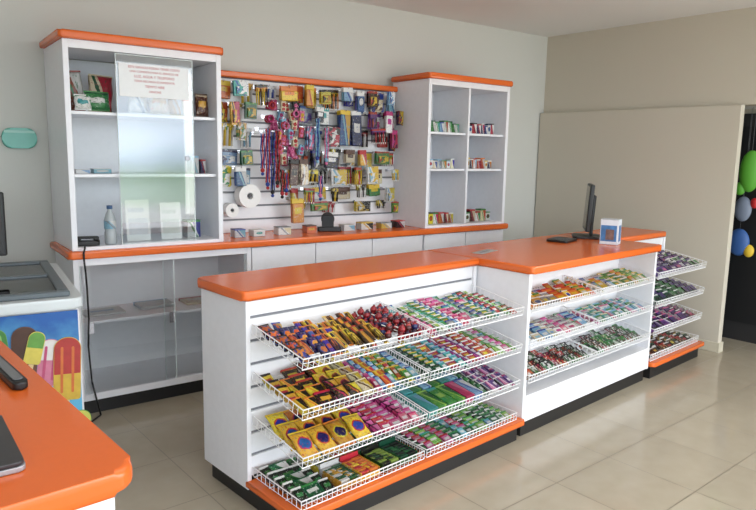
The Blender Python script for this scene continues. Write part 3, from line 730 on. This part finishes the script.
b=B();slab(b,rrect(-.03,.03,-.08,.08,(.015,)*4),0,.03,0,.006);bx(b,-.024,-.016,-.03,.05,.03,.11,0,.003);bx(b,.016,.024,-.03,.05,.03,.11,0,.003);mk('dispenser_body',b,M_black,None,e)
b=B();tube(b,(-.013,.01,.085),(.013,.01,.085),.045,24);mk('tape_roll',b,plain('tape',(60,60,62),.3),None,e)
g='small goods on the back worktop'
for u,w,h,p in ((.99,.07,.05,(WH,LB,BL,1)),(1.12,.08,.04,(WH,TE,WH,0)),(1.30,.09,.05,(WH,CR,GY,1)),(1.50,.07,.05,(OR,YE,BR,2)),(1.80,.09,.04,(WH,LB,WH,1)),(1.95,.10,.05,(WH,BK,YE,1)),(2.12,.09,.04,(YE,WH,GY,1)),(2.25,.08,.05,(BK,WH,RD,1))):
    carton(u,.13,.9062,w,.07,h,p,g,'small printed carton on the orange worktop','goods_carton')

# ------------------------------------------------------------ freezer
FZ=Matrix.Translation((.735,2.74,0))@Matrix.Rotation(R(-8),4,'Z')
e=root('ice_cream_freezer',FZ,'white chest freezer with sliding glass top and ice lolly picture','freezer')
W=.75;Dp=.93
b=B();bx(b,-W,0,0,Dp,.04,.80,0,.02,3);mk('body',b,M_white,None,e)
b=B();slab(b,rrect(-W-.01,.012,-.012,Dp,(.03,)*4),.801,.845,0,.012)
mk('rim',b,plain('freezer_rim',(205,212,215),.35),None,e)
b=B()
for a in ((-W+.03,-.03,.03,.07),(-W+.03,-.03,Dp-.09,Dp-.04)):bx(b,a[0],a[1],a[2],a[3],.846,.868,0,.004)
for x in (-W+.03,-.07,):bx(b,x,x+.04,.071,Dp-.091,.846,.868,0,.004)
bx(b,-W+.07,-.07,Dp*.5-.015,Dp*.5+.015,.846,.868,0,.003)
mk('lid_frame',b,plain('freezer_lid_frame',(92,102,108),.35),None,e)
for y0,y1 in ((.072,Dp*.5-.016),(Dp*.5+.016,Dp-.092)):
    b=B();bx(b,-W+.071,-.071,y0,y1,.856,.860);mk('glass_lid',b,M_glass3,None,e)
m,nt,bs=newmat('lolly_picture_background');bs.inputs['Roughness'].default_value=.3
tc=nt.nodes.new('ShaderNodeTexCoord');sp=nt.nodes.new('ShaderNodeSeparateXYZ');nt.links.new(tc.outputs['Generated'],sp.inputs[0])
n=nt.nodes.new('ShaderNodeTexNoise');n.inputs['Scale'].default_value=5;n.inputs['Detail'].default_value=5;nt.links.new(tc.outputs['Generated'],n.inputs['Vector'])
f=mathn(nt,'ADD',sp.outputs[2],mathn(nt,'MULTIPLY_ADD',n.outputs['Fac'],.9,-.45))
cr=nt.nodes.new('ShaderNodeValToRGB');E=cr.color_ramp.elements;E[0].position=.1;E[0].color=lin((50,135,190));E[1].position=.95;E[1].color=lin((15,85,160))
x=E.new(.5);x.color=lin((95,175,212));nt.links.new(f,cr.inputs[0]);nt.links.new(cr.outputs[0],bs.inputs['Base Color'])
b=B();bx(b,-W+.01,-.01,-.004,-.0005,.08,.795);mk('picture_panel',b,m,None,e)
def pm(c):return plain('print_colour',dull(c),.35,noise=.28,scale=22)
M_stick=plain('stick',(215,185,135),.6)
def lolly(x,z,w,h,c1,c2,rot,lay,bite=.45,c3=None):
    d=mko('printed_lolly',None,Matrix.Translation((x,-.0045-lay*.0035,z))@Matrix.Rotation(rot,4,'Y')@Matrix.Rotation(R(90),4,'X'),e)
    b=B();slab(b,rrect(-w/2,w/2,0,h,(.01,.01,w*.48,w*.48),8),0,.0008);mk('ice',b,pm(c1),None,d)
    b=B();slab(b,rrect(-w/2+.002,w/2-.002,h*bite,h-.003,(.002,.002,w*.45,w*.45),8),.0009,.0014);mk('coating',b,pm(c2),None,d)
    if c3:
        for s in (-1,1):
            b=B();slab(b,rrect(s*w*.2-.005,s*w*.2+.005,h*.12,h*.85,(.005,)*4,4),.0015,.002);mk('groove',b,pm(c3),None,d)
    b=B();slab(b,rrect(-.009,.009,-.08,-.001,(.008,.008,0,0),4),0,.0008);mk('stick',b,M_stick,None,d)
lolly(-.285,.58,.075,.17,(120,190,70),(70,150,60),R(-6),0,.3,(150,215,110))
lolly(-.215,.52,.09,.23,(120,70,45),(85,48,32),R(4),1,.35)
lolly(-.235,.40,.09,.20,(245,238,225),(130,80,50),R(-10),2,.6)
lolly(-.135,.50,.08,.19,(235,130,165),(245,240,238),R(8),0,.55,(220,80,130))
lolly(-.065,.43,.10,.26,(240,195,60),(205,50,45),R(3),1,.42,(240,120,50))
lolly(-.145,.33,.085,.18,(240,225,190),(110,65,40),R(-5),2,.4)
lolly(-.185,.60,.06,.13,(245,225,90),(110,180,70),R(14),3,.5)
lolly(-.04,.20,.08,.18,(110,185,80),(225,225,90),R(9),0,.5)
lolly(-.34,.45,.085,.2,(245,238,220),(95,55,35),R(5),0,.4)
lolly(-.40,.62,.08,.15,(235,140,50),(220,60,40),R(-8),1,.4)
for i in range(2):
    for yy in (.1,Dp-.1):
        b=B();tube(b,(-W+.1+i*(W-.2),yy,0.0),(-W+.1+i*(W-.2),yy,.04),.025,12);mk('foot',b,M_black,None,e)
e=root('monitor',Matrix.Translation((.42,3.42,.870))@Matrix.Rotation(R(-8),4,'Z'),'black flat screen monitor standing behind the freezer lid','monitor')
b=B();slab(b,rrect(-.1,.1,-.07,.07,(.02,)*4),0,.012,0,.004);mk('stand_base',b,M_black,None,e)
b=B();bx(b,-.02,.02,.01,.03,.012,.12);mk('stand_neck',b,M_black,None,e)
b=B();bx(b,-.19,.19,-.02,.009,.07,.36,0,.006);mk('bezel',b,M_black,None,e)
b=B();bx(b,-.175,.175,-.0215,-.0202,.085,.345);mk('screen',b,plain('lcd_screen_b',(25,28,34),.1),None,e)

# ------------------------------------------------------------ near counter
NC=Matrix.Translation((.370,1.065,0))@Matrix.Rotation(R(2.2),4,'Z')
e=root('service_counter',NC,'white service counter under thick orange rounded top','counter')
b=B();bx(b,-1.35,-.03,.04,1.24,.08,.857,0,.004);mk('body',b,M_white,None,e)
b=B();bx(b,-1.32,-.06,.07,1.22,0,.079);mk('kickboard',b,M_kick,None,e)
b=B();slab(b,rrect(-1.38,0,0,1.27,(.02,.045,.05,.02),8),.858,.90,0,.014,4)
mk('countertop',b,M_orange,None,e,'orange laminate top with rounded corner')
e=root('laptop',Matrix.Translation((.03,1.29,.901))@Matrix.Rotation(R(-2),4,'Z'),'closed dark laptop with silver edge on orange counter','laptop')
b=B();slab(b,rrect(-.19,.19,-.125,.125,(.012,)*4),0,.009,0,.002);mk('laptop_base',b,M_silver,None,e)
b=B();slab(b,rrect(-.188,.188,-.123,.123,(.012,)*4),.0095,.017,0,.003);mk('lid',b,plain('laptop_lid',(48,46,50),.3),None,e)
e=root('barcode_scanner',Matrix.Translation((.292,1.57,.901))@Matrix.Rotation(R(3),4,'Z'),'long slim black handheld scanner lying on orange counter','barcode scanner')
b=B();slab(b,rrect(-.016,.016,0,.34,(.014,.014,.01,.01)),0,.018,0,.005);mk('grip',b,M_black,None,e)
b=B();slab(b,rrect(-.010,.010,.02,.30,(.008,)*4),.0185,.021,0,.002);mk('button_strip',b,M_grey,None,e)
b=B();bx(b,-.035,.028,.341,.40,.0,.04,0,.012,3);mk('scan_head',b,M_black,None,e)

# ------------------------------------------------------------ foam toys beside door
def toy(y,z,x,parts,label):
    e=root('foam_toy',Matrix.Translation((x,y,z)),label,'toy','foam toys hanging beside the door')
    for nm,c,r,s,col in parts:
        b=B();ball(b,c,r,0,s,16,12);mk(nm,b,plain('foam',col,.5),None,e)
    b=B();tube(b,(0,0,.08),(0,0,1.8345-z),.0012,6);mk('string',b,M_grey,None,e)
toy(2.035,1.36,5.25,[('foam_body',(0,0,0),.11,(.4,.7,1.4),(85,160,50)),('foam_arm',(0,-.09,.06),.05,(.5,.7,1.2),(70,150,45)),('foam_arm',(0,.06,-.13),.05,(.5,.8,1.0),(85,160,50))],'lime green rounded foam toy hanging on a string')
toy(2.115,1.07,5.39,[('foam_body',(0,0,0),.08,(.4,.8,1.2),(120,130,150)),('foam_trim',(0,-.08,.05),.04,(.5,.8,1),(190,40,45))],'grey and red foam toy hanging on a string')
toy(2.165,.80,5.50,[('foam_body',(0,0,0),.09,(.4,.9,1.2),(55,95,160)),('foam_trim',(0,-.08,-.06),.05,(.5,.8,1),(225,190,60))],'blue and yellow foam toy hanging on a string')

# ------------------------------------------------------------ light
W_=bpy.data.worlds.new('World');sc.world=W_;W_.use_nodes=True;nt=W_.node_tree
bg=nt.nodes['Background'];tc=nt.nodes.new('ShaderNodeTexCoord');sp=nt.nodes.new('ShaderNodeSeparateXYZ')
nt.links.new(tc.outputs['Generated'],sp.inputs[0])
wn=nt.nodes.new('ShaderNodeTexNoise');wn.inputs['Scale'].default_value=9;wn.inputs['Detail'].default_value=5;nt.links.new(tc.outputs['Generated'],wn.inputs['Vector'])
cr=nt.nodes.new('ShaderNodeValToRGB');E=cr.color_ramp.elements
E[0].position=.30;E[0].color=(.40,.40,.39,1);E[1].position=.66;E[1].color=(.92,.96,1,1)
for pz,c in ((.462,(.46,.46,.44,1)),(.468,(.20,.30,.16,1)),(.484,(.20,.32,.18,1)),(.494,(.35,.46,.55,1)),(.505,(.66,.78,.94,1)),(.56,(.88,.94,1,1))):
    a=E.new(pz);a.color=c
mp=nt.nodes.new('ShaderNodeMapRange');mp.inputs[1].default_value=-1;mp.inputs[2].default_value=1
nt.links.new(mathn(nt,'ADD',sp.outputs[2],mathn(nt,'MULTIPLY_ADD',wn.outputs['Fac'],.06,-.03)),mp.inputs[0]);nt.links.new(mp.outputs[0],cr.inputs[0]);nt.links.new(cr.outputs[0],bg.inputs[0]);bg.inputs[1].default_value=4.7
def area(loc,rot,sx,sy,p,c):
    l=bpy.data.lights.new('added_area_light','AREA');l.shape='RECTANGLE';l.size=sx;l.size_y=sy;l.energy=p;l.color=c
    o=bpy.data.objects.new('added_area_light',l);COL.objects.link(o);o.location=loc;o.rotation_euler=rot
area((1.8,1.2,2.49),(0,0,0),2.8,1.5,18,(1,.99,.97))  # overhead area lamp added to boost the room light, no window there
# unseen area lamp added at the open front, right side, for contrast
area((4.3,-1.45,1.5),(R(82),0,R(14)),2.4,1.9,42,(1,.985,.95))

# ------------------------------------------------------------ camera
f=660.92;yaw=R(50.25);p=R(8.65);ro=R(1.11)
F=Vector((math.cos(yaw)*math.cos(p),math.sin(yaw)*math.cos(p),-math.sin(p)))
Rr=Vector((math.sin(yaw),-math.cos(yaw),0));U=Rr.cross(F)
R2=Rr*math.cos(ro)+U*math.sin(ro);U2=-Rr*math.sin(ro)+U*math.cos(ro)
cd=bpy.data.cameras.new('camera');cd.sensor_width=36;cd.lens=f*36/756;cd.clip_start=.05
co=bpy.data.objects.new('camera',cd);COL.objects.link(co)
m=Matrix((R2,U2,-F)).transposed().to_4x4();m.translation=(0,0,1.43);co.matrix_world=m
sc.camera=co
